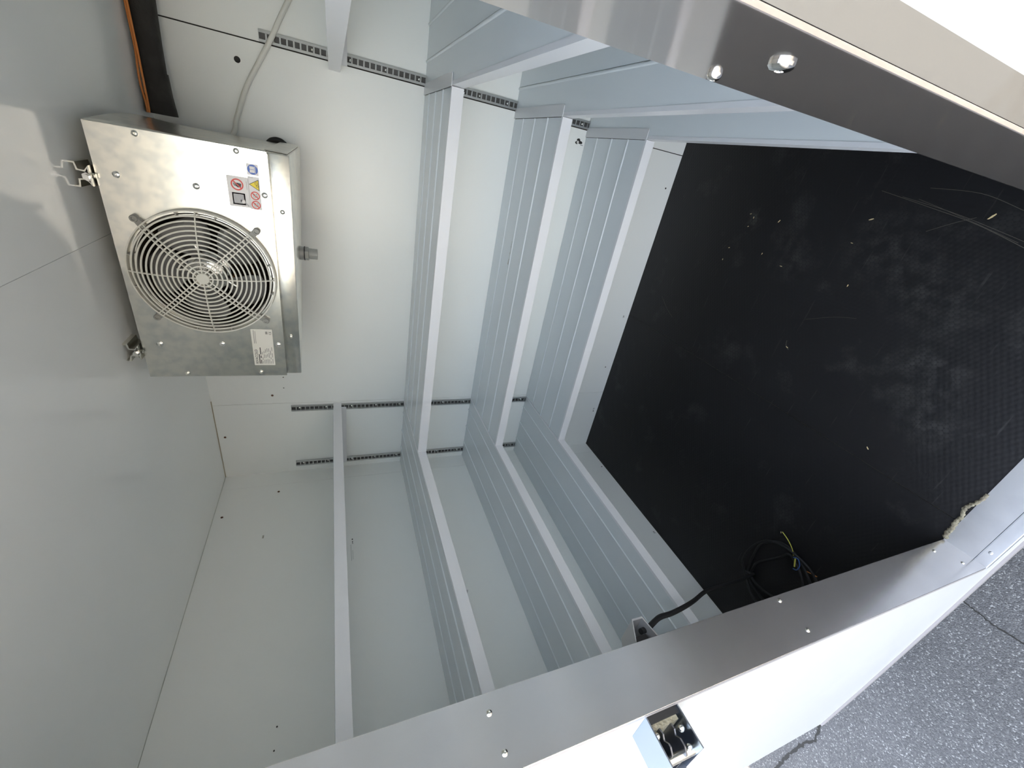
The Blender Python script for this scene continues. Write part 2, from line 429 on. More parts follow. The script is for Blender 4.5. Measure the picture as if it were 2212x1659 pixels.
for y, z in ((-1.535, 1.329), (-1.581, 1.323), (-1.522, .705), (-1.582, .705), (-1.53, .10), (-1.575, .06)):
    fastener('rivet', tl, (ljx(z), y, z), 'x', .0042, .0022)
for y, z, r in ((-1.571, 1.310, .0062), (-1.527, 1.309, .0042), (-1.571, .69, .006), (-1.527, .70, .0042)):
    fastener('bolt_head', tr, (rjx(z), y, z), 'x', r, .0035, 'steel_bright', True, -1)
fastener('rivet', sill, (.884, -1.588, .0006), 'z', .0042, .002, 'alu')
fastener('rivet', sill, (1.30, -1.588, .0006), 'z', .0042, .002, 'alu')

# screws, holes and marks on the walls
def disc(name, parent, p, axis, r, mt, seg=14, th=.0006, sgn=1):
    bm = bmesh.new(); lathe(bm, [(r, 0), (r, sgn * th), (0, sgn * th)], seg, p, axis)
    return obj(name, bm, mt, parent)
for x, z in ((.23, 1.973), (.442, 1.773)): fastener('rusty_screw', wbk, (x, 0, z), 'y', .0048, .0016, 'rust', True, -1)
for y, z in ((-.137, 1.77), (-.255, 1.969)): fastener('rusty_screw', wlf, (0, y, z), 'x', .0050, .0016, 'rust')
for x, z, r in ((.533, 1.724, .0022), (.479, 1.726, .0022), (1.549, .034, .004), (.26, .027, .0035), (.574, .043, .0035)):
    disc('drill_hole', wbk, (x, 0, z), 'y', r, 'black', sgn=-1)
for y, z, r in ((-1.096, 1.688, .0022), (-1.152, 1.69, .0022), (-.231, .019, .0035)):
    disc('drill_hole', wlf, (0, y, z), 'x', r, 'black')
bm = bmesh.new(); lathe(bm, [(.0085, -.0006), (.0075, -.0012), (.006, -.0005), (0, -.0004)], 18, (1.637, 0, 1.766), 'y'); obj('open_hole', bm, 'black', wbk, 40)
# ragged hole stuffed with pale foam
bm = bmesh.new(); pts = []
for i in range(16):
    a = 2 * math.pi * i / 16; r = .0125 * (1 + .32 * math.sin(3 * a + 1) + random.uniform(-.15, .15))
    pts.append((1.647 + r * math.cos(a) * .8, .556 + r * math.sin(a) * 1.25))
extrude_poly(bm, pts, 0, -.0008, 'y'); rh = obj('ragged_hole', bm, 'black', wbk)
bm = bmesh.new(); lathe(bm, [(.0055, -.0008), (.004, -.0022), (0, -.0026)], 10, (1.645, 0, .560), 'y'); obj('foam_plug', bm, 'st_white', rh, 60)
bm = bmesh.new(); bbox(bm, 1.6365, 1.638, -.0008, 0, .533, .545); obj('drip', bm, 'black', rh)
text_mesh('handwritten_number', '39', .013, 'marker', wbk, frame_front(.886, -.0006, .028))
text_mesh('handwritten_number', '13', .015, 'marker', wbk, frame_front(.268, -.0006, .024))
text_mesh('handwritten_number', '24', .014, 'marker', wlf, frame_left(.0006, -.752, .014))
for dy, dz, w_, h_ in ((-.478, 1.4640, .008, .006), (-.492, 1.4635, .011, .0035), (-.500, 1.4633, .004, .004)):
    bm = bmesh.new(); extrude_poly(bm, [(dy - w_ / 2, dz), (dy, dz - h_ / 2), (dy + w_ / 2, dz), (dy, dz + h_ / 2)], 0, .0006, 'x'); obj('black_scuff', bm, 'black', wlf)
bm = bmesh.new(); bbox(bm, 0, .0004, -.585, -.505, 1.4700, 1.4712); bbox(bm, 0, .0004, -.58, -.535, 1.4640, 1.4650); obj('grey_scuff', bm, 'scuff', wlf)
bm = bmesh.new(); bbox(bm, 0, .0003, -.40, -.385, 1.800, 1.806); obj('brown_stain', bm, 'tape', wlf)

# ------------------------------------------------------------------ slotted rails on the back wall
def rail(x, label):
    t = thing('shelf_rail', label, 'shelf rail', (x, 0, .49), 'slotted shelf rails on the back wall')
    z0, z1, hw = .49, 1.703, .0115
    bm = bmesh.new(); bbox(bm, x - hw, x + hw, -.0015, 0, z0, z1); obj('back_strip', bm, 'rail_dark', t)
    for s in (-1, 1):
        bm = bmesh.new(); a, b = x + s * hw - .0035, x + s * hw + .0035
        bbox(bm, a, b, -.009, -.0015, z0, z1); obj('side_flange', bm, 'rail', t)
    bm = bmesh.new(); bbox(bm, x - hw + .0036, x + hw - .0036, -.0075, -.0015, -.0022, .0022)
    me = bpy.data.meshes.new('rung'); bm.to_mesh(me); bm.free(); me.materials.append(MATS['rail'])
    n = int((z1 - z0) / .0185)
    for i in range(n):
        o = bpy.data.objects.new('rung', me); C.objects.link(o); o.parent = t; o.location = (-x, 0, z0 + .0185 * (i + .5) - .49)
    z = z1 - .033
    while z > z0:
        fastener('screw', t, (x, -.0016, z), 'y', .0052, .0042, 'steel_bright', True, -1); z -= .111
    return t
rail(.050, 'narrow slotted steel rail beside the inner corner, nearest the long side wall')
rail(.3735, 'slotted steel rail along the thin panel seam below the cooling unit')
rail(1.7105, 'slotted steel rail beside the black panel gap, crossed by the white cable')

# ------------------------------------------------------------------ shelves
LEVELS = [1.2025, .8537, .5263]
LIP = .0335
def plank_bm(along, a0, a1, w0, w1, z, bead_at):
    """a flat board with a rounded bead along one edge; along = 'x' or 'y'"""
    bm = bmesh.new(); th = .010; e = .0008
    lo, hi = w0 + e, w1 - e
    pts = [(lo, z - th), (hi, z - th), (hi, z)]
    if bead_at == 'hi':
        pts = [(lo, z - th), (hi, z - th)] + [(hi - .0042 + .0042 * math.cos(a), z + .0036 * math.sin(a)) for a in [math.pi * k / 6 for k in range(7)]] + [(lo, z)]
    elif bead_at == 'lo':
        pts = [(lo, z - th), (hi, z - th), (hi, z)] + [(lo + .0042 + .0042 * math.cos(a), z + .0036 * math.sin(a)) for a in [math.pi * k / 6 for k in range(7)]]
    else: pts = [(lo, z - th), (hi, z - th), (hi, z), (lo, z)]
    if along == 'x': extrude_poly(bm, pts, a0, a1, 'x')
    else:
        extrude_poly(bm, pts, a0, a1, 'y')
    return bm
def lip_bm(along, a0, a1, edge, z, sgn):
    """folded front edge: edge = coordinate of the outer face, sgn = outward direction"""
    bm = bmesh.new(); t = .0022
    pts = [(edge, z + .0010), (edge, z - LIP), (edge - sgn * .012, z - LIP), (edge - sgn * .012, z - LIP + t), (edge - sgn * t, z - LIP + t), (edge - sgn * t, z - t), (edge - sgn * .010, z - t), (edge - sgn * .010, z + .0010)]
    if along == 'x': extrude_poly(bm, pts, a0, a1, 'x')
    else: extrude_poly(bm, pts, a0, a1, 'y')
    return bm
def side_shelf(name, z, side, label, group, y0=0, planks=4):
    xw = 0 if side < 0 else W
    edge = .3935 if side < 0 else 1.6710
    t = thing(name, label, 'shelf', ((xw + edge) / 2, -.75, z - LIP), group)
    near = -D + .002
    if side < 0:
        xs = [0.0008, .0945, .2045, .3145, edge - .0095]
    else:
        xs = [edge + .0095, 1.7700, 1.8700, 1.9750, W - .0008]
    for i in range(4):
        bead = ('lo' if i else None) if side < 0 else ('hi' if i < 3 else None)
        obj('plank', plank_bm('y', near, y0 - .0006, xs[i], xs[i + 1], z, bead), 'shelf', t, 50)
    obj('front_lip', lip_bm('y', near if side < 0 else -1.235, y0 - .001, edge, z, 1 if side < 0 else -1), 'shelf_lip', t)
    if side > 0:
        bm = bmesh.new(); lathe(bm, [(.007, 0), (.007, .0012), (0, .0012)], 16, (edge + .0012, -1.16, z - LIP), 'x'); obj('clip', bm, 'shelf_lip', t)
    # brackets hooked into the rails
    for ya, yb in ((y0 - .0095, y0 - .0125),) + (((-1.05, -1.053),) if z < 1.4 else ()):
        xa, xb = (.035, edge - .02) if side < 0 else (edge + .02, W - .035)
        box('bracket', (xa, xb, yb, ya, z - .055 if ya > -.1 else z - .045, z - .0102), 'shelf_lip', t)
    return t
def back_shelf(z, label):
    t = thing('back_shelf', label, 'shelf', (1.03, -.2, z - LIP), 'shelves along the back wall')
    yb = -.4160
    ys = [-.0006, -.0985, -.2055, -.3125, yb + .0095]
    for i in range(4):
        obj('plank', plank_bm('x', .3945, 1.6676, ys[i + 1], ys[i], z, 'lo' if i < 3 else None), 'shelf', t, 50)
    obj('front_lip', lip_bm('x', .3945, 1.6690, yb, z, -1), 'shelf_lip', t)
    box('end_joint', (1.6676, 1.6692, yb + .01, -.001, z - .008, z - .0016), 'joint', t)
    # flat end plate that laps over the neighbouring shelf, with a rounded corner
    bm = bmesh.new(); pts = [(1.6690, -.001), (1.6690, yb)]; r = .006
    for k in range(5):
        a = -math.pi / 2 + math.pi / 2 * k / 4
        pts.append((1.7020 - r + r * math.cos(a), yb + r + r * math.sin(a)))
    pts.append((1.7020, -.001))
    extrude_poly(bm, pts, z + .0012, z + .0034, 'z'); obj('end_plate', bm, 'end_plate', t)
    for x in (.402, 1.662):
        bm = bmesh.new(); extrude_poly(bm, [(-.008, z - .0102), (-.408, z - .0102), (-.408, z - LIP - .004), (-.36, z - LIP - .010), (-.008, z - .075)], x - .0015, x + .0015, 'x'); obj('bracket', bm, 'shelf_lip', t)
    return t
names_z = ['uppermost', 'middle', 'lowest']
for z, nm in zip(LEVELS, names_z):
    b = back_shelf(z, {'uppermost': 'white back wall shelf directly below the cooling unit, highest of three',
                       'middle': 'white back wall shelf with a brown tape scrap, middle of three',
                       'lowest': 'white back wall shelf just above the black floor, lowest of three'}[nm])
    if nm == 'middle':
        bm = bmesh.new()
        extrude_poly(bm, [(1.155, -.1995), (1.155, -.182), (1.178, -.186), (1.180, -.192), (1.196, -.190), (1.200, -.184), (1.206, -.190), (1.224, -.188), (1.226, -.184), (1.231, -.190), (1.236, -.187), (1.240, -.192), (1.246, -.186), (1.250, -.1995)], z + .0001, z + .0007, 'z')
        obj('tape_scrap', bm, 'tape', b)
    side_shelf('side_shelf', z, -1, {'uppermost': 'long white shelf on the latch side wall, second from the ceiling',
                                     'middle': 'long white shelf on the latch side wall, second from the floor',
                                     'lowest': 'long white shelf on the latch side wall with the black cable crossing it'}[nm], 'long shelves on the latch side')
    side_shelf('side_shelf', z, 1, {'uppermost': 'white shelf behind the polished jamb, highest of the three lapped by end plates',
                                    'middle': 'white shelf behind the polished jamb, middle of the three lapped by end plates',
                                    'lowest': 'white shelf behind the polished jamb, its pale lip lying against the black floor'}[nm], 'shelves behind the polished jamb')
side_shelf('side_shelf', 1.527, -1, 'white top shelf on the latch side wall seen edge-on at eye level', 'long shelves on the latch side')
side_shelf('side_shelf', 1.512, 1, 'white top shelf crossing the rail beside the hanging white cable, seen edge-on', 'shelves behind the polished jamb')

# ------------------------------------------------------------------ cooling unit
UX0, UX1, UZ0, UZ1, UYF, UYB = .847, 1.435, 1.603, 1.967, -.550, -.075
FX, FZ = 1.1390, 1.8005
ev = thing('cooling_unit', 'galvanised ceiling evaporator with a round fan guard and warning stickers', 'cooling unit', ((UX0 + UX1) / 2, -.3, UZ0))
# front panel with the round opening
bm = bmesh.new(); seg = 72; R0 = .137
z_lo = 1.6475
outer, inner = [], []
for k in range(seg):
    a = 2 * math.pi * k / seg; c, s = math.cos(a), math.sin(a)
    tx = ((UX1 - FX) if c > 0 else (UX0 - FX)) / c if abs(c) > 1e-6 else 1e9
    tz = ((UZ1 - FZ) if s > 0 else (z_lo - FZ)) / s if abs(s) > 1e-6 else 1e9
    t_ = min(tx, tz)
    outer.append(bm.verts.new((FX + c * t_, UYF, FZ + s * t_))); inner.append(bm.verts.new((FX + c * R0, UYF, FZ + s * R0)))
for k in range(seg):
    j = (k + 1) % seg; bm.faces.new([outer[k], outer[j], inner[j], inner[k]])
for cx, cz in ((UX0, z_lo), (UX1, z_lo), (UX0, UZ1), (UX1, UZ1)):   # square off the four corners
    best = sorted(outer, key=lambda v: (v.co.x - cx) ** 2 + (v.co.z - cz) ** 2)[:2]
    if min((v.co - Vector((cx, UYF, cz))).length for v in best) > 1e-5:
        bm.faces.new([best[0], best[1], bm.verts.new((cx, UYF, cz))])
fp = obj('front_panel', bm, 'galv', ev)
md = fp.modifiers.new('thickness', 'SOLIDIFY'); md.thickness = .0015; md.offset = -1
# hem under the front panel, then the drip tray
bm = bmesh.new(); bbox(bm, UX0, UX1 - .004, UYF + .0002, UYF + .013, z_lo - .0015, z_lo); obj('panel_hem', bm, 'galv', ev)
bm = bmesh.new(); yt = UYF + .011
hexa(bm, [(UX0, yt, 1.608), (UX1, yt, 1.602), (UX1 + .002, UYB, 1.604), (UX0, UYB, 1.628), (UX0, yt, 1.652), (UX1, yt, 1.652), (UX1 + .002, UYB, 1.652), (UX0, UYB, 1.652)])
bmesh.ops.bevel(bm, geom=bm.edges[:], offset=.0025, segments=2, affect='EDGES', profile=.5)
tray = obj('drip_tray', bm, 'galv', ev, 40)
bm = bmesh.new(); hexa(bm, [(UX1 + .0012, yt + .01, 1.607), (UX1 + .0035, yt + .01, 1.607), (UX1 + .0055, UYB, 1.609), (UX1 + .003, UYB, 1.609), (UX1 + .0012, yt + .03, 1.655), (UX1 + .0035, yt + .03, 1.655), (UX1 + .0055, UYB, 1.660), (UX1 + .003, UYB, 1.660)])
obj('tray_end_cap', bm, 'galv', tray)
# side panels; the one towards the pipe bows outwards at its free upper edge
for sx, x in ((-1, UX0), (1, UX1)):
    bm = bmesh.new(); g = []
    for i in range(13):
        row = []
        for j in range(9):
            s, t_ = i / 12, j / 8
            bow = (.015 * math.sin(math.pi * min(1, s * 1.0)) * t_ ** 2.2) if sx > 0 else 0
            row.append(bm.verts.new((x + bow, UYF + .0015 + (UYB - UYF - .0015) * s, 1.652 + (UZ1 - 1.652) * t_)))
        g.append(row)
    for i in range(12):
        for j in range(8): bm.faces.new([g[i][j], g[i + 1][j], g[i + 1][j + 1], g[i][j + 1]])
    o = obj('side_panel', bm, 'galv', ev, 60)
    md = o.modifiers.new('thickness', 'SOLIDIFY'); md.thickness = .0012; md.offset = 0
box('top_panel', (UX0 + .001, UX1 - .001, UYF + .002, UYB, UZ1 - .003, UZ1 - .001), 'galv', ev)
# coil pack at the rear: fins block with copper return bends
coil = box('coil', (UX0 + .012, UX1 - .012, -.20, UYB - .002, 1.655, UZ1 - .006), 'coil', ev)
for i in range(24):
    x = UX0 + .03 + i * (UX1 - UX0 - .06) / 23
    box('fin', (x - .001, x + .001, -.2085, -.200, 1.66, UZ1 - .010), 'coil', coil)
for i in range(5):
    for j in range(3):
        bm = bmesh.new(); zc = 1.70 + i * .055; xc = 1.02 + j * .12 + .03 * (i % 2)
        tube(bm, smooth_path([(xc, -.2085, zc), (xc, -.225, zc), (xc + .02, -.225, zc), (xc + .02, -.2085, zc)], 4), .0045, 8); obj('return_bend', bm, 'copper', coil, 60)
# shroud ring and fan
bm = bmesh.new(); lathe(bm, [(.1505, UYF - .0015), (.1505, UYF - .004), (.1475, UYF - .0085), (.1435, UYF - .0085), (.1400, UYF - .003), (.1365, UYF + .010), (.1345, UYF + .050), (.1355, UYF + .050), (.1375, UYF + .010), (.1410, UYF - .0015), (.1505, UYF - .0015)], 72, (FX, 0, FZ), 'y')
obj('shroud_ring', bm, 'galv', ev, 40)
fan = thing('fan', '', '', (FX, 0, FZ)); del fan['label'], fan['category']; fan.parent = ev; fan.location = Vector((FX, 0, FZ)) - worg(ev)
bm = bmesh.new(); lathe(bm, [(0, UYF + .004), (.026, UYF + .004), (.036, UYF + .010), (.038, UYF + .020), (.046, UYF + .024), (.047, UYF + .045), (.034, UYF + .052), (.034, UYF + .14), (0, UYF + .14)], 36, (FX, 0, FZ), 'y')
obj('motor_hub', bm, 'chrome', fan, 35)
NB = 5
for k in range(NB):
    bm = bmesh.new(); a0 = 2 * math.pi * k / NB + .35; rows = []
    for i in range(8):
        r = .040 + (.126 - .040) * i / 7
        half = (.30 + .22 * math.sin(math.pi * min(1, i / 7 * .85)))
        if i == 7: half *= .72
        row = []
        for j in range(7):
            u = j / 6 * 2 - 1
            an = a0 + u * half + .12 * i / 7
            row.append(bm.verts.new((FX + r * math.cos(an), UYF + .032 - .017 * u * (1 - .25 * i / 7), FZ + r * math.sin(an))))
        rows.append(row)
    for i in range(7):
        for j in range(6): bm.faces.new([rows[i][j], rows[i][j + 1], rows[i + 1][j + 1], rows[i + 1][j]])
    o = obj('blade', bm, 'fan', fan, 60)
    md = o.modifiers.new('thickness', 'SOLIDIFY'); md.thickness = .0018
    bm = bmesh.new(); c, s = math.cos(a0), math.sin(a0)
    tube(bm, [(FX + .040 * c, UYF + .028, FZ + .040 * s), (FX + .068 * c, UYF + .027, FZ + .068 * s)], .0055, 8); obj('blade_root', bm, 'chrome', fan, 60)
# guard: rings, radial bars, centre cap, rim and four lugs
gd = thing('fan_guard', '', '', (FX, UYF, FZ)); del gd['label'], gd['category']; gd.parent = ev; gd.location = Vector((FX, UYF, FZ)) - worg(ev)
def dome(r):    # y of the guard surface at radius r
    return UYF - .044 + .026 * (r / .15) ** 3.2
NR = 13
for i in range(NR):
    r = .0195 + i * (.1385 - .0195) / (NR - 1)
    bm = bmesh.new(); y = dome(r)
    lathe(bm, [(r - .0017, y), (r + .0017, y), (r + .0017, y + .0034), (r - .0017, y + .0034), (r - .0017, y)], 72, (FX, 0, FZ), 'y')
    obj('ring', bm, 'guard', gd, 40)
bm = bmesh.new(); lathe(bm, [(.1475, UYF - .020), (.1505, UYF - .020), (.1515, UYF - .006), (.1480, UYF - .006), (.1475, UYF - .020)], 72, (FX, 0, FZ), 'y'); obj('rim', bm, 'guard', gd, 40)
def bar(a, r0, r1, off):
    bm = bmesh.new(); c, s = math.cos(a), math.sin(a); w = .0013; st = 8
    A, B = [], []
    for i in range(st + 1):
        r = r0 + (r1 - r0) * i / st
        y = dome(min(r, .1495)) - .0008
        row = []
        for (dw, dy) in ((-w, 0), (w, 0), (w, .0065), (-w, .0065)):
            q = off + dw
            row.append(bm.verts.new((FX + c * r - s * q, y + dy, FZ + s * r + c * q)))
        A.append(row)
    for i in range(st):
        for k in range(4): bm.faces.new([A[i][k], A[i][(k + 1) % 4], A[i + 1][(k + 1) % 4], A[i + 1][k]])
    bm.faces.new(A[0]); bm.faces.new(A[-1][::-1])
    obj('spoke', bm, 'guard', gd)
for k in range(4): bar(math.pi / 2 * k, .012, .1505, 0)
for k in range(4):
    for o_ in (-.0048, .0048): bar(math.pi / 4 + math.pi / 2 * k, .012, .1500, o_)
bm = bmesh.new(); lathe(bm, [(0, dome(0) - .002), (.0128, dome(0) - .002), (.0138, dome(0) - .0005), (.0138, dome(0) + .006), (0, dome(0) + .006)], 28, (FX, 0, FZ), 'y'); obj('centre_cap', bm, 'guard', gd, 40)
for k in range(4):
    a = math.pi / 4 + math.pi / 2 * k; c, s = math.cos(a), math.sin(a)
    bm = bmesh.new()
    hexa(bm, [(FX + c * .147 - s * w, UYF - yy, FZ + s * .147 + c * w) for (w, yy) in ((-.0075, .001), (.0075, .001), (.0075, .015), (-.0075, .015))] +
             [(FX + c * .164 - s * w, UYF - yy, FZ + s * .164 + c * w) for (w, yy) in ((-.0060, .001), (.0060, .001), (.0060, .010), (-.0060, .010))])
    lathe(bm, [(.0078, 0), (.0078, -.012), (.0066, -.0135), (.0042, -.0135), (.0038, -.010), (0, -.010)], 18, (FX + c * .1655, UYF - .0005, FZ + s * .1655), 'y')
    obj('lug', bm, 'guard_dark', gd, 40)
for k in range(12):
    a = 2 * math.pi * (k + .5) / 12; c, s = math.cos(a), math.sin(a)
    bm = bmesh.new(); hexa(bm, [(FX + c * r - s * w, y, FZ + s * r + c * w) for y in (UYF - .019, UYF - .006) for (r, w) in ((.1385, -.0012), (.1385, .0012), (.1490, .0016), (.1490, -.0016))])
    obj('tie', bm, 'guard_dark', gd)
# rivets and screws
for x, z in ((1.341, 1.932), (1.340, 1.793), (1.341, 1.659), (.944, 1.929), (.946, 1.794), (.946, 1.6605)):
    fastener('rivet', ev, (x, UYF - .0002, z), 'y', .0068, .0032, 'steel_bright', True, -1, 18)
for x, z in ((1.4265, 1.885), (1.4265, 1.707), (.856, 1.885), (.858, 1.711)):
    fastener('screw', ev, (x, UYF - .0002, z), 'y', .0060, .0034, 'zinc', True, -1, 18)
for x, z in ((1.306, 1.625), (.968, 1.628)):
    fastener('screw', ev, (x, yt - .0002, z), 'y', .0055, .0032, 'zinc', True, -1, 18)
# hanging brackets: bent straps between the unit and the ceiling, each with a bolt
for xc in (1.333, .925):
    t_ = .0028
    bm = bmesh.new()
    pts = [(xc - .024, H), (xc - .024, H - .010), (xc - .010, H - .012), (xc - .008, H - .022), (xc - .020, H - .030), (xc + .020, H - .030), (xc + .010, H - .022), (xc + .011, H - .012), (xc + .024, H - .010), (xc + .024, H),
           (xc + .024 - t_, H), (xc + .024 - t_, H - .0075), (xc + .0085, H - .0092), (xc + .0072, H - .0232), (xc + .015, H - .0275), (xc - .015, H - .0275), (xc - .0055, H - .0232), (xc - .0075, H - .0092), (xc - .024 + t_, H - .0075), (xc - .024 + t_, H)]
    extrude_poly(bm, pts, -.565, -.505, 'y')
    bk = obj('hanging_bracket', bm, 'zinc', ev)
    bm = bmesh.new(); lathe(bm, [(.0050, H - .024), (.0050, H - .0275), (.0085, H - .0275), (.0085, H - .0295), (.0052, H - .0295), (.0052, H - .036), (0, H - .036)][::-1], 6, (xc, -.556, 0), 'z'); obj('bolt', bm, 'zinc', bk)
    bm = bmesh.new(); lathe(bm, [(.0085, -.5655), (.0085, -.5680), (.0055, -.5680), (.0055, -.5730), (0, -.5730)], 6, (xc - .002, 0, H - .0245), 'y'); obj('nut', bm, 'steel_bright', bk)
# drain fitting below the tray
fx, fy = 1.150, -.30
bm = bmesh.new(); lathe(bm, [(.0205, 1.622), (.0205, 1.5985), (.0195, 1.596), (0, 1.596)], 24, (fx, fy, 0), 'z'); dr = obj('drain_fitting', bm, 'pvc', ev, 40)
bm = bmesh.new(); lathe(bm, [(.0215, 1.596), (.0215, 1.5935), (0, 1.5935)], 24, (fx, fy, 0), 'z'); obj('rubber_ring', bm, 'black', dr)
bm = bmesh.new(); lathe(bm, [(.0210, 1.5935), (.0210, 1.5835), (.0165, 1.5815)], 6, (fx, fy, 0), 'z'); obj('hex_nut', bm, 'pvc', dr)
bm = bmesh.new(); lathe(bm, [(.0165, 1.583), (.0160, 1.558), (.0135, 1.558), (.0135, 1.575), (0, 1.575)], 24, (fx, fy, 0), 'z'); obj('spout', bm, 'pvc', dr, 40)
# black cable gland behind the lower rear corner
bm = bmesh.new(); tube(bm, smooth_path([(1.428, -.062, 1.700), (1.439, -.052, 1.688), (1.443, -.048, 1.668), (1.437, -.050, 1.652), (1.43, -.058, 1.642)], 5), [.006 + .003 * math.sin(math.pi * k / 20) for k in range(21)], 10)
obj('cable_gland', bm, 'black', ev, 60)

# stickers on the front panel
YS = UYF - .0004
def sheet(name, pts, y, mt, parent, th=.0003):
    bm = bmesh.new(); extrude_poly(bm, pts, y, y - th, 'y'); return obj(name, bm, mt, parent)
def rrect(x0, x1, z0, z1, r=.0015):
    out = []
    for cx, cz, a0 in ((x1 - r, z0 + r, -90), (x1 - r, z1 - r, 0), (x0 + r, z1 - r, 90), (x0 + r, z0 + r, 180)):
        for k in range(4):
            a = math.radians(a0 + 30 * k); out.append((cx + r * math.cos(a), cz + r * math.sin(a)))
    return out
def circ(cx, cz, r, n=28): return [(cx + r * math.cos(2 * math.pi * k / n), cz + r * math.sin(2 * math.pi * k / n)) for k in range(n)]
def ring_sheet(name, cx, cz, r0, r1, y, mt, parent):
    bm = bmesh.new(); n = 32
    rows = [[bm.verts.new((cx + r * math.cos(2 * math.pi * k / n), yy, cz + r * math.sin(2 * math.pi * k / n))) for k in range(n)] for r, yy in ((r0, y), (r0, y - .0003), (r1, y - .0003), (r1, y))]
    for a, b in zip(rows, rows[1:]):
        for k in range(n): bm.faces.new([a[k], a[(k + 1) % n], b[(k + 1) % n], b[k]])
    return obj(name, bm, mt, parent)
def slash(cx, cz, r, y, mt, parent, w, ang=45):
    a = math.radians(ang); c, s = math.cos(a), math.sin(a)
    return sheet('bar', [(cx + c * r - s * w, cz + s * r + c * w), (cx - c * r - s * w, cz - s * r + c * w), (cx - c * r + s * w, cz - s * r - c * w), (cx + c * r + s * w, cz + s * r - c * w)], y, mt, parent)
# large sticker: keep hands away / clean with a brush
s1 = sheet('warning_sticker', rrect(1.308, 1.3742, 1.6900, 1.7325), YS, 'st_white', ev)
cx, cz = 1.3565, 1.7130
sheet('palm', [(cx - .0055, cz - .007), (cx + .0025, cz - .0085), (cx + .0040, cz - .001), (cx + .0035, cz + .003), (cx - .0035, cz + .003), (cx - .0062, cz - .001)], YS - .0004, 'st_black', s1)
for k in range(4):
    sheet('finger', [(cx - .0034 + k * .0019, cz + .003), (cx - .0021 + k * .0019, cz + .003), (cx - .0018 + k * .0022, cz + .0085 - abs(k - 1.5) * .0012), (cx - .0031 + k * .0022, cz + .0085 - abs(k - 1.5) * .0012)], YS - .0004, 'st_black', s1)
ring_sheet('red_circle', cx, cz, .0098, .0126, YS - .0004, 'st_red', s1); slash(cx, cz, .0100, YS - .0008, 'st_red', s1, .0012, 45)
for x0, x1, z0, z1, mt_ in ((1.3125, 1.3390, 1.6990, 1.7255, 'st_grey'), (1.3130, 1.3385, 1.6995, 1.7250, 'st_white'), (1.3155, 1.3362, 1.7020, 1.7228, 'st_grey')):
    sheet('frame_drawing', [(x0, z0), (x1, z0), (x1, z1), (x0, z1)], YS - .0004 - .0003 * ('st_white st_grey'.split().index(mt_) if x0 > 1.3127 else 0) - (.0003 if x0 > 1.314 else 0), mt_, s1)
sheet('brush_head', [(1.3160, 1.7035), (1.3195, 1.6990), (1.3245, 1.7010), (1.3235, 1.7060), (1.3185, 1.7080)], YS - .0013, 'st_white', s1)
sheet('bristles', [(1.3235, 1.7060), (1.3250, 1.7085), (1.3215, 1.7100), (1.3185, 1.7080)], YS - .0014, 'st_black', s1)
sheet('brush_handle', [(1.3170, 1.7010), (1.3190, 1.6985), (1.3125, 1.6925), (1.3105, 1.6945)], YS - .0013, 'st_grey', s1)
sheet('small_print', [(1.3480, 1.6935), (1.3660, 1.6935), (1.3660, 1.6945), (1.3480, 1.6945)], YS - .0004, 'st_grey', s1)
# blue sticker: read the manual
s2 = sheet('manual_sticker', rrect(1.3812, 1.4050, 1.6672, 1.6905), YS, 'st_white', ev)
cx, cz = 1.3932, 1.6785
sheet('blue_disc', circ(cx, cz, .0104), YS - .0004, 'st_blue', s2)
for sg in (-1, 1): sheet('page', [(cx + sg * .0004, cz - .0040), (cx + sg * .0066, cz - .0034), (cx + sg * .0066, cz + .0062), (cx + sg * .0004, cz + .0056)], YS - .0008, 'st_white', s2)
sheet('book_cover', [(cx - .0076, cz - .0056), (cx + .0076, cz - .0056), (cx + .0076, cz - .0044), (cx - .0076, cz - .0044)], YS - .0008, 'st_white', s2)
# long sticker: rotating parts, two prohibitions
s3 = sheet('hazard_sticker', rrect(1.3060, 1.3782, 1.6672, 1.6905), YS, 'st_white', ev)
sheet('black_triangle', [(1.3485, 1.6688), (1.3735, 1.6688), (1.3610, 1.6893)], YS - .0004, 'st_black', s3)
sheet('yellow_triangle', [(1.3505, 1.6699), (1.3715, 1.6699), (1.3610, 1.6873)], YS - .0008, 'st_yellow', s3)
for dx, dz, r in ((-.0028, -.0030, .0024), (.0024, -.0014, .0030)): ring_sheet('gear', 1.3615 + dx, 1.6755 + dz, r - .0006, r, YS - .0012, 'st_black', s3)
for cx in (1.3165, 1.3370):
    cz = 1.6785
    for dx, dz, r in ((-.0028, .0015, .0024), (.0022, .0028, .0022), (.0030, -.0030, .0018), (-.0015, -.0035, .0016)): ring_sheet('gear', cx + dx, cz + dz, r - .0006, r, YS - .0004, 'st_black', s3)
    ring_sheet('red_circle', cx, cz, .0074, .0094, YS - .0008, 'st_red', s3); slash(cx, cz, .0078, YS - .0011, 'st_red', s3, .0010, 45)
sheet('small_print', [(1.3752, 1.6800), (1.3760, 1.6800), (1.3760, 1.6885), (1.3752, 1.6885)], YS - .0004, 'st_grey', s3)
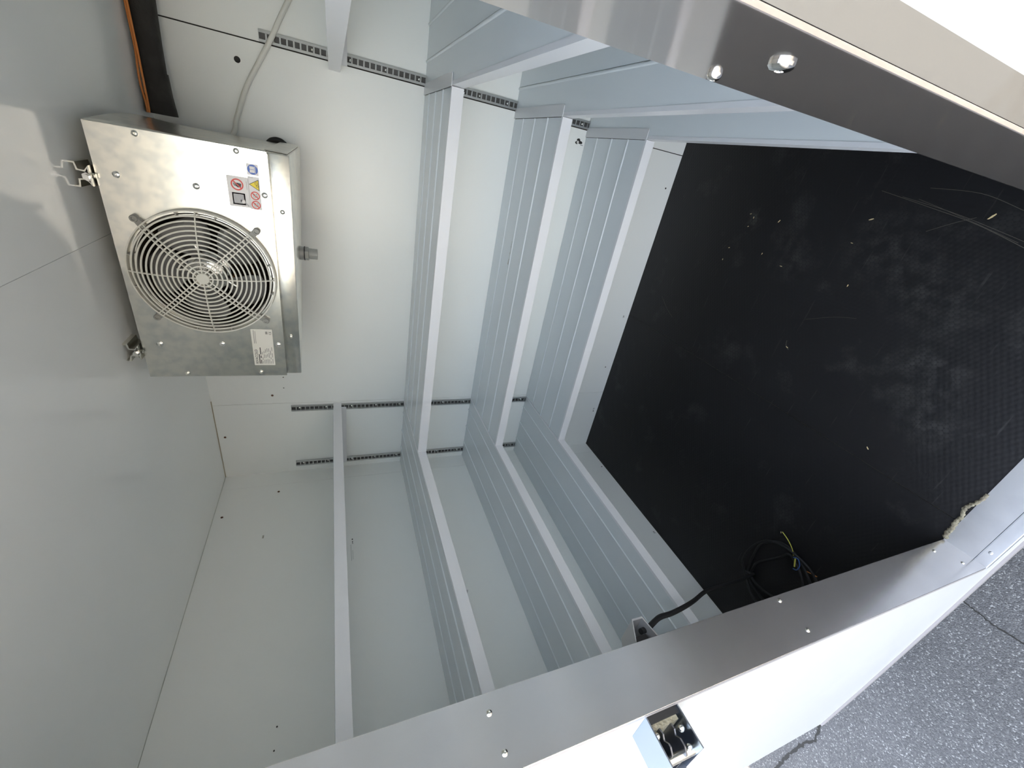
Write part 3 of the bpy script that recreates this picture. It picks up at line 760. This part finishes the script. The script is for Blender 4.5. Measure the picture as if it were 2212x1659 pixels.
# rating plate with the maker's name
pl = sheet('rating_plate', rrect(.8815, .9930, 1.6730, 1.7245), YS, 'plate', ev)
text_mesh('lettering', 'RIVACOLD', .0094, 'ink', pl, frame_front(.8865, YS - .0005, 1.7140) @ Matrix.Diagonal((.98, 1, 1, 1)))
text_mesh('lettering', 'CE', .0080, 'ink', pl, frame_front(.9770, YS - .0005, 1.6760))
sheet('mark', [(.9785, 1.6845), (.9865, 1.6845), (.9865, 1.6900), (.9785, 1.6900)], YS - .0004, 'ink_pale', pl)
sheet('address', [(.9500, 1.7175), (.9895, 1.7175), (.9895, 1.7190), (.9500, 1.7190)], YS - .0004, 'ink_pale', pl)
sheet('address', [(.9500, 1.7140), (.9870, 1.7140), (.9870, 1.7152), (.9500, 1.7152)], YS - .0004, 'ink_pale', pl)
zz = 1.7095
for k in range(9):
    x = .8865
    for n_ in range(3):
        ln = random.uniform(.006, .016)
        if k < 2: ln = (.030, .024, .001)[n_] if k == 0 else (.012, .008, .022)[n_]
        if x + ln > .962: break
        sheet('print_line', [(x, zz), (x + ln, zz), (x + ln, zz + (.0021 if k < 2 else .0015)), (x, zz + (.0021 if k < 2 else .0015))], YS - .0004, 'ink' if k < 2 else 'ink_pale', pl)
        x += ln + random.uniform(.003, .010)
        if k == 0: break
    zz -= .0040

# ------------------------------------------------------------------ pipe, wires, white cable
pipe = thing('insulated_pipe', 'black foam-wrapped pipe in the ceiling corner running to the cooling unit', 'pipe', (1.75, -.06, 1.93))
bm = bmesh.new()
def pipe_ring(x, y, z, hy, hz):
    out = []
    for k in range(20):
        a = 2 * math.pi * k / 20; c, s = math.cos(a), math.sin(a)
        p = 3.2
        out.append((x, y + hy * math.copysign(abs(c) ** (2 / p), c), z + hz * math.copysign(abs(s) ** (2 / p), s)))
    return out
def pipe_mesh(secs, name, mt, parent):
    bm = bmesh.new(); rows = [[bm.verts.new(p) for p in pipe_ring(*q)] for q in secs]
    for a, b in zip(rows, rows[1:]):
        for k in range(20): bm.faces.new([a[k], a[(k + 1) % 20], b[(k + 1) % 20], b[k]])
    bm.faces.new(rows[0][::-1]); bm.faces.new(rows[-1]); return obj(name, bm, mt, parent, 50)
pipe_mesh([(1.4535, -.055, 1.962, .024, .026), (1.50, -.055, 1.963, .024, .026), (1.62, -.052, 1.964, .024, .027), (1.75, -.048, 1.963, .026, .029), (2.089, -.044, 1.962, .026, .029)], 'foam_sleeve', 'foam_black', pipe)
for x0, x1, hz in ((1.4535, 1.476, .0355), (1.474, 1.500, .0330), (1.498, 1.556, .0305)):
    pipe_mesh([(x0, -.055, 1.9625, .0265, hz), (x1, -.055, 1.9635, .0255, hz - .001)], 'tape_wrap', 'foam_black', pipe)
for k, (dy, dz) in enumerate(((-.0815, 1.990), (-.0870, 1.984))):
    bm = bmesh.new()
    tube(bm, smooth_path([(1.4535, dy - .004, dz), (1.47, dy - .003, dz - .001), (1.53, dy - .010, dz + .001 - .004 * k), (1.60, dy + .001, dz), (1.68, dy + .004, dz + .002), (1.80, dy + .004, dz + .003), (1.95, dy + .006, dz), (2.089, dy + .004, dz)], 6), .0027, 8)
    tag(obj('orange_wire', bm, 'wire_orange', None, 60), ['thin orange wire touching the ceiling along the black pipe', 'thin orange wire lying lower against the black pipe'][k], 'wire', 'orange wires along the black pipe')
bm = bmesh.new()
tube(bm, smooth_path([(1.425, -.035, 1.800), (1.449, -.022, 1.790), (1.475, -.016, 1.785), (1.502, -.014, 1.775), (1.550, -.013, 1.757), (1.595, -.013, 1.735), (1.650, -.016, 1.703), (1.707, -.020, 1.670), (1.760, -.016, 1.644), (1.811, -.014, 1.617), (1.90, -.012, 1.57), (2.02, -.012, 1.53)], 6), .0072, 10)
tag(obj('white_cable', bm, 'cable_white', None, 60), 'white round cable sagging across the back wall into the cooling unit', 'cable')

# ------------------------------------------------------------------ latch keeper on the outer skin
lk = thing('latch_keeper', 'steel door latch keeper standing out from the white outer skin', 'latch', (.815, YO, 1.04))
xa, xb, za, zb, yf = .784, .8445, 1.0425, 1.1020, -1.6590
bm = bmesh.new(); bbox(bm, xa, xb, yf, YO - .0002, zb - .0022, zb); obj('top_plate', bm, 'latch_steel', lk)
bm = bmesh.new(); bbox(bm, xa, xb + .004, yf + .002, YO - .0002, za, za + .0022); obj('bottom_plate', bm, 'latch_steel', lk)
bm = bmesh.new(); bbox(bm, xa, xa + .0022, yf, YO - .0002, za + .0022, zb - .0022); obj('rear_plate', bm, 'latch_inner', lk)
bm = bmesh.new(); bbox(bm, xa + .002, xb, YO - .010, YO - .0002, za + .0022, zb - .0022); obj('base_block', bm, 'black', lk)
bm = bmesh.new(); bbox(bm, xa + .006, xb - .003, YO - .016, YO - .010, za + .008, zb - .004); obj('spacer', bm, 'seal', lk)
for z, l in ((zb - .017, .040), (za + .021, .046)):
    bm = bmesh.new()
    extrude_poly(bm, [(xa + .004, YO - .016), (xb - .006, YO - .016), (xb - .004, YO - .024), (xb - .010, YO - .030), (xb - .003, YO - .036), (xb - .003, YO - l), (xb - .010, YO - l - .008), (xa + .004, YO - l - .008)], z, z + .0025, 'z'); obj('lever', bm, 'latch_inner', lk)
for x, y, z, r in ((xb - .009, YO - .0225, zb - .0075, .0048), (xb - .007, YO - .026, za + .0095, .0050), (xb - .010, YO - .047, za + .012, .0045)):
    bm = bmesh.new(); bmesh.ops.create_uvsphere(bm, u_segments=14, v_segments=10, radius=r); bmesh.ops.translate(bm, verts=bm.verts, vec=(x, y, z)); obj('roller', bm, 'zinc', lk, 60)
bm = bmesh.new(); lathe(bm, [(.006, za + .002), (.006, zb - .002)], 14, (xb - .018, YO - .050, 0), 'z'); obj('pin', bm, 'zinc', lk, 60)

# ------------------------------------------------------------------ inner lock housing and its cable
hs = thing('lock_housing', 'small grey metal lock housing with an open side at the latch jamb, black cable below', 'lock housing', (.77, -1.48, .96))
rim = [(-1.449, .999), (-1.4495, .975), (-1.490, .966), (-1.5125, .975), (-1.5125, 1.020), (-1.489, 1.019)]   # (y, z)
bm = bmesh.new(); n = len(rim); cy_, cz_ = -1.484, .993
rowsx = []
for x, k in ((.735, 1.0), (.800, 1.0), (.800, .90), (.740, .90)):
    rowsx.append([bm.verts.new((x, cy_ + (p[0] - cy_) * k if p[0] > -1.51 else p[0], cz_ + (p[1] - cz_) * k)) for p in rim])
for a, b in zip(rowsx, rowsx[1:]):
    for i in range(n): bm.faces.new([a[i], a[(i + 1) % n], b[(i + 1) % n], b[i]])
bm.faces.new(rowsx[0]); bm.faces.new(rowsx[-1][::-1])
obj('shell', bm, 'housing', hs)
bm = bmesh.new(); bbox(bm, .742, .785, -1.508, -1.474, .978, 1.010); obj('lock_body', bm, 'black', hs, None)
cb = thing('black_cable', 'thick black cable hanging from the lock housing to a loose coil on the floor', 'cable', (.4, -1.25, 0))
path = [(.785, -1.468, .985), (.776, -1.462, .958)]
def along_ray(u, v, t_x):     # a point at x = t_x seen at a pixel of the photograph, used to trace the hanging cable
    o = Vector((1.51270787, -1.75490107, 1.50805887))
    d = Vector([RX[i] * (u - 1106) / 873.9956 + RY[i] * (v - 829.5) / 873.9956 + RZ[i] for i in range(3)])
    return tuple(o + d * ((t_x - o.x) / d.x))
for u, v, x in ((1424, 1334, .745), (1450, 1325, .700), (1478, 1311, .640), (1500, 1297, .590), (1522, 1279, .530), (1545, 1270, .470), (1572, 1262, .400), (1600, 1252, .335)):
    path.append(along_ray(u, v, x))
path += [(.288, -1.205, .016), (.262, -1.192, .009)]
bm = bmesh.new(); tube(bm, smooth_path(path, 5), .0056, 10); obj('lead', bm, 'cable_black', cb, 60)
def floor_pt(u, v, z=.007):
    o = Vector((1.51270787, -1.75490107, 1.50805887))
    d = Vector([RX[i] * (u - 1106) / 873.9956 + RY[i] * (v - 829.5) / 873.9956 + RZ[i] for i in range(3)])
    return tuple(o + d * ((z - o.z) / d.z))
loops = [[(.262, -1.192), (.300, -1.172), (.350, -1.165), (.420, -1.170), (.476, -1.210), (.485, -1.265), (.462, -1.335), (.400, -1.385), (.310, -1.375), (.245, -1.310), (.232, -1.240)],
         [(.268, -1.200), (.310, -1.190), (.350, -1.198), (.424, -1.237), (.470, -1.262), (.440, -1.330), (.350, -1.370), (.286, -1.310), (.270, -1.250)],
         [(.255, -1.185), (.310, -1.150), (.380, -1.148), (.450, -1.180), (.492, -1.250), (.480, -1.345), (.410, -1.405), (.300, -1.400), (.215, -1.330), (.205, -1.245)]]
for i, lp in enumerate(loops):
    bm = bmesh.new(); pts = [(x, y, .0062 + .0105 * ((i + k) % 3 == 0) + .004 * i) for k, (x, y) in enumerate(lp)]
    tube(bm, smooth_path(pts, 5, True), .0044, 8, True); obj('coil_loop', bm, 'cable_black', cb, 60)
bm = bmesh.new(); tube(bm, smooth_path([(.262, -1.192, .012), (.285, -1.208, .020), (.275, -1.180, .020), (.258, -1.205, .012)], 5), .005, 8); obj('coil_tie', bm, 'cable_black', cb, 60)
bm = bmesh.new(); tube(bm, smooth_path([floor_pt(1690, 1149, .03), floor_pt(1702, 1166, .03), floor_pt(1711, 1185, .025), floor_pt(1714, 1200, .02)], 5), .0015, 8); obj('yellow_wire', bm, 'wire_yellow', cb, 60)
bm = bmesh.new(); tube(bm, [floor_pt(1718, 1206, .025), floor_pt(1716, 1224, .025)], .0026, 8); obj('yellow_wire', bm, 'wire_yellow', cb, 60)
bm = bmesh.new(); tube(bm, smooth_path([floor_pt(1714, 1204, .03), floor_pt(1724, 1208, .03), floor_pt(1727, 1222, .028), floor_pt(1721, 1231, .024), floor_pt(1713, 1228, .022)], 5), .0020, 8); obj('blue_wire', bm, 'wire_blue', cb, 60)
bm = bmesh.new(); tube(bm, [floor_pt(1742, 1234, .012), floor_pt(1765, 1246, .012)], .0016, 6); obj('bare_wire', bm, 'wire_orange', cb, 60)

# ------------------------------------------------------------------ crumbs of straw on the floor, sealant at the sill
spots = [((1683, 478), .9), ((1646, 548), .6), ((1687, 575), .8), ((1622, 462), .6), ((1628, 470), .6), ((1616, 489), .5), ((1882, 474), 1.1), ((1831, 617), .6), ((2143, 468), 1.5), ((1874, 968), .8), ((1700, 750), .8), ((1575, 535), .6), ((1561, 560), .5), ((1840, 525), .6), ((1687, 1290 - 140), .6)]
where = ['below the lowest shelf end', 'in the middle of the floor', 'alone towards the back wall', 'in the worn patch near the back shelves', 'in the worn patch, paler of two', 'at the lower edge of the worn patch', 'upright towards the polished jamb', 'short, far out on the floor', 'largest, close to the polished jamb', 'by the floor seam near the sill', 'grey, beside the middle scratches', 'curved, near the back wall', 'tiny, nearest the back wall', 'dull, beside the honeycomb scuffs', 'near the yellow wire end']
for ((u, v), s), wtxt in zip(spots, where):
    p = Vector(floor_pt(u, v, .0012)); a = random.uniform(0, math.pi); l = .0060 * s; w = .0010 * s + .0005
    bm = bmesh.new(); c, sn = math.cos(a), math.sin(a)
    pts = [(-l, -w * .5), (-l * .2, -w), (l, -w * .4), (l * .8, w * .6), (0, w), (-l * .9, w * .5)]
    extrude_poly(bm, [(p.x + c * q[0] - sn * q[1], p.y + sn * q[0] + c * q[1]) for q in pts], .0003, .0020, 'z')
    tag(obj('straw_chip', bm, 'straw'), 'pale straw chip on the black floor, ' + wtxt, 'straw chip', 'straw chips scattered on the floor')
def scratch(pts, w):
    P = smooth_path([floor_pt(u, v, .0003) for u, v in pts], 6); bm = bmesh.new(); L, Q = [], []
    for i, q in enumerate(P):
        d = P[min(i + 1, len(P) - 1)] - P[max(i - 1, 0)]; d.z = 0; d.normalize(); nrm = Vector((-d.y, d.x, 0))
        L.append(bm.verts.new(q + nrm * w)); Q.append(bm.verts.new(q - nrm * w))
    for i in range(len(P) - 1): bm.faces.new([L[i], L[i + 1], Q[i + 1], Q[i]])
    obj('scratch', bm, 'scratch', fl)
for pts, w in (([(1905, 412), (2000, 445), (2110, 485), (2230, 545)], .0006), ([(1950, 425), (2060, 460), (2160, 500), (2230, 530)], .0005), ([(2010, 406), (2120, 418), (2212, 455)], .0006),
               ([(1985, 430), (2080, 470), (2200, 525)], .0004), ([(2000, 500), (2060, 482), (2110, 470)], .0006), ([(1700, 735), (1698, 745), (1703, 756)], .0010), ([(1740, 690), (1800, 685), (1850, 688)], .0004), ([(1430, 640), (1440, 665), (1452, 685)], .0006)):
    scratch(pts, w)
bm = bmesh.new()
line = [(.850, -1.511), (.868, -1.507), (.885, -1.508), (.905, -1.504), (.925, -1.506), (.948, -1.499), (.965, -1.503), (.985, -1.509), (1.01, -1.511)]
tube(bm, smooth_path([(x, y, .003) for x, y in line], 6), [.0035 + .004 * abs(math.sin(k * .9)) * (1 - k / 60) * random.uniform(.5, 1.2) for k in range((len(line) - 1) * 6 + 1)], 8, sy=.5)
for v in bm.verts: v.co += Vector((random.uniform(-.0012, .0012), random.uniform(-.0012, .0012), random.uniform(-.0006, .0012)))
tag(obj('sealant_bead', bm, 'seal', None, 60), 'ragged yellowish sealant bead in the corner of sill and jamb', 'sealant')

# ------------------------------------------------------------------ cracks and stones on the asphalt
def crack(pts, w, label):
    P = [Vector(floor_pt(u, v, -.549)) for u, v in pts]; Q = []
    for a, b in zip(P, P[1:]):
        for k in range(5):
            q = a.lerp(b, k / 5); Q.append(q + Vector((random.uniform(-1, 1), random.uniform(-1, 1), 0)) * w * .8)
    Q.append(P[-1]); bm = bmesh.new(); L, Rr = [], []
    for i, q in enumerate(Q):
        d = (Q[min(i + 1, len(Q) - 1)] - Q[max(i - 1, 0)]); d.z = 0; d.normalize(); nrm = Vector((-d.y, d.x, 0))
        ww = w * random.uniform(.35, 1.1)
        L.append(bm.verts.new(q + nrm * ww)); Rr.append(bm.verts.new(q - nrm * ww))
    for i in range(len(Q) - 1): bm.faces.new([L[i], L[i + 1], Rr[i + 1], Rr[i]])
    o = obj('asphalt_crack', bm, 'joint'); tag(o, label, 'crack', 'cracks in the asphalt')
crack([(1776, 1558), (1768, 1580), (1757, 1602), (1740, 1604), (1722, 1618), (1700, 1632), (1690, 1648), (1676, 1662), (1660, 1690)], .008, 'wide jagged dark crack in the asphalt near the box corner')
crack([(2076, 1294), (2095, 1310), (2115, 1326), (2140, 1346), (2170, 1366), (2212, 1392), (2260, 1420)], .003, 'thin straight crack in the asphalt below the door sill')
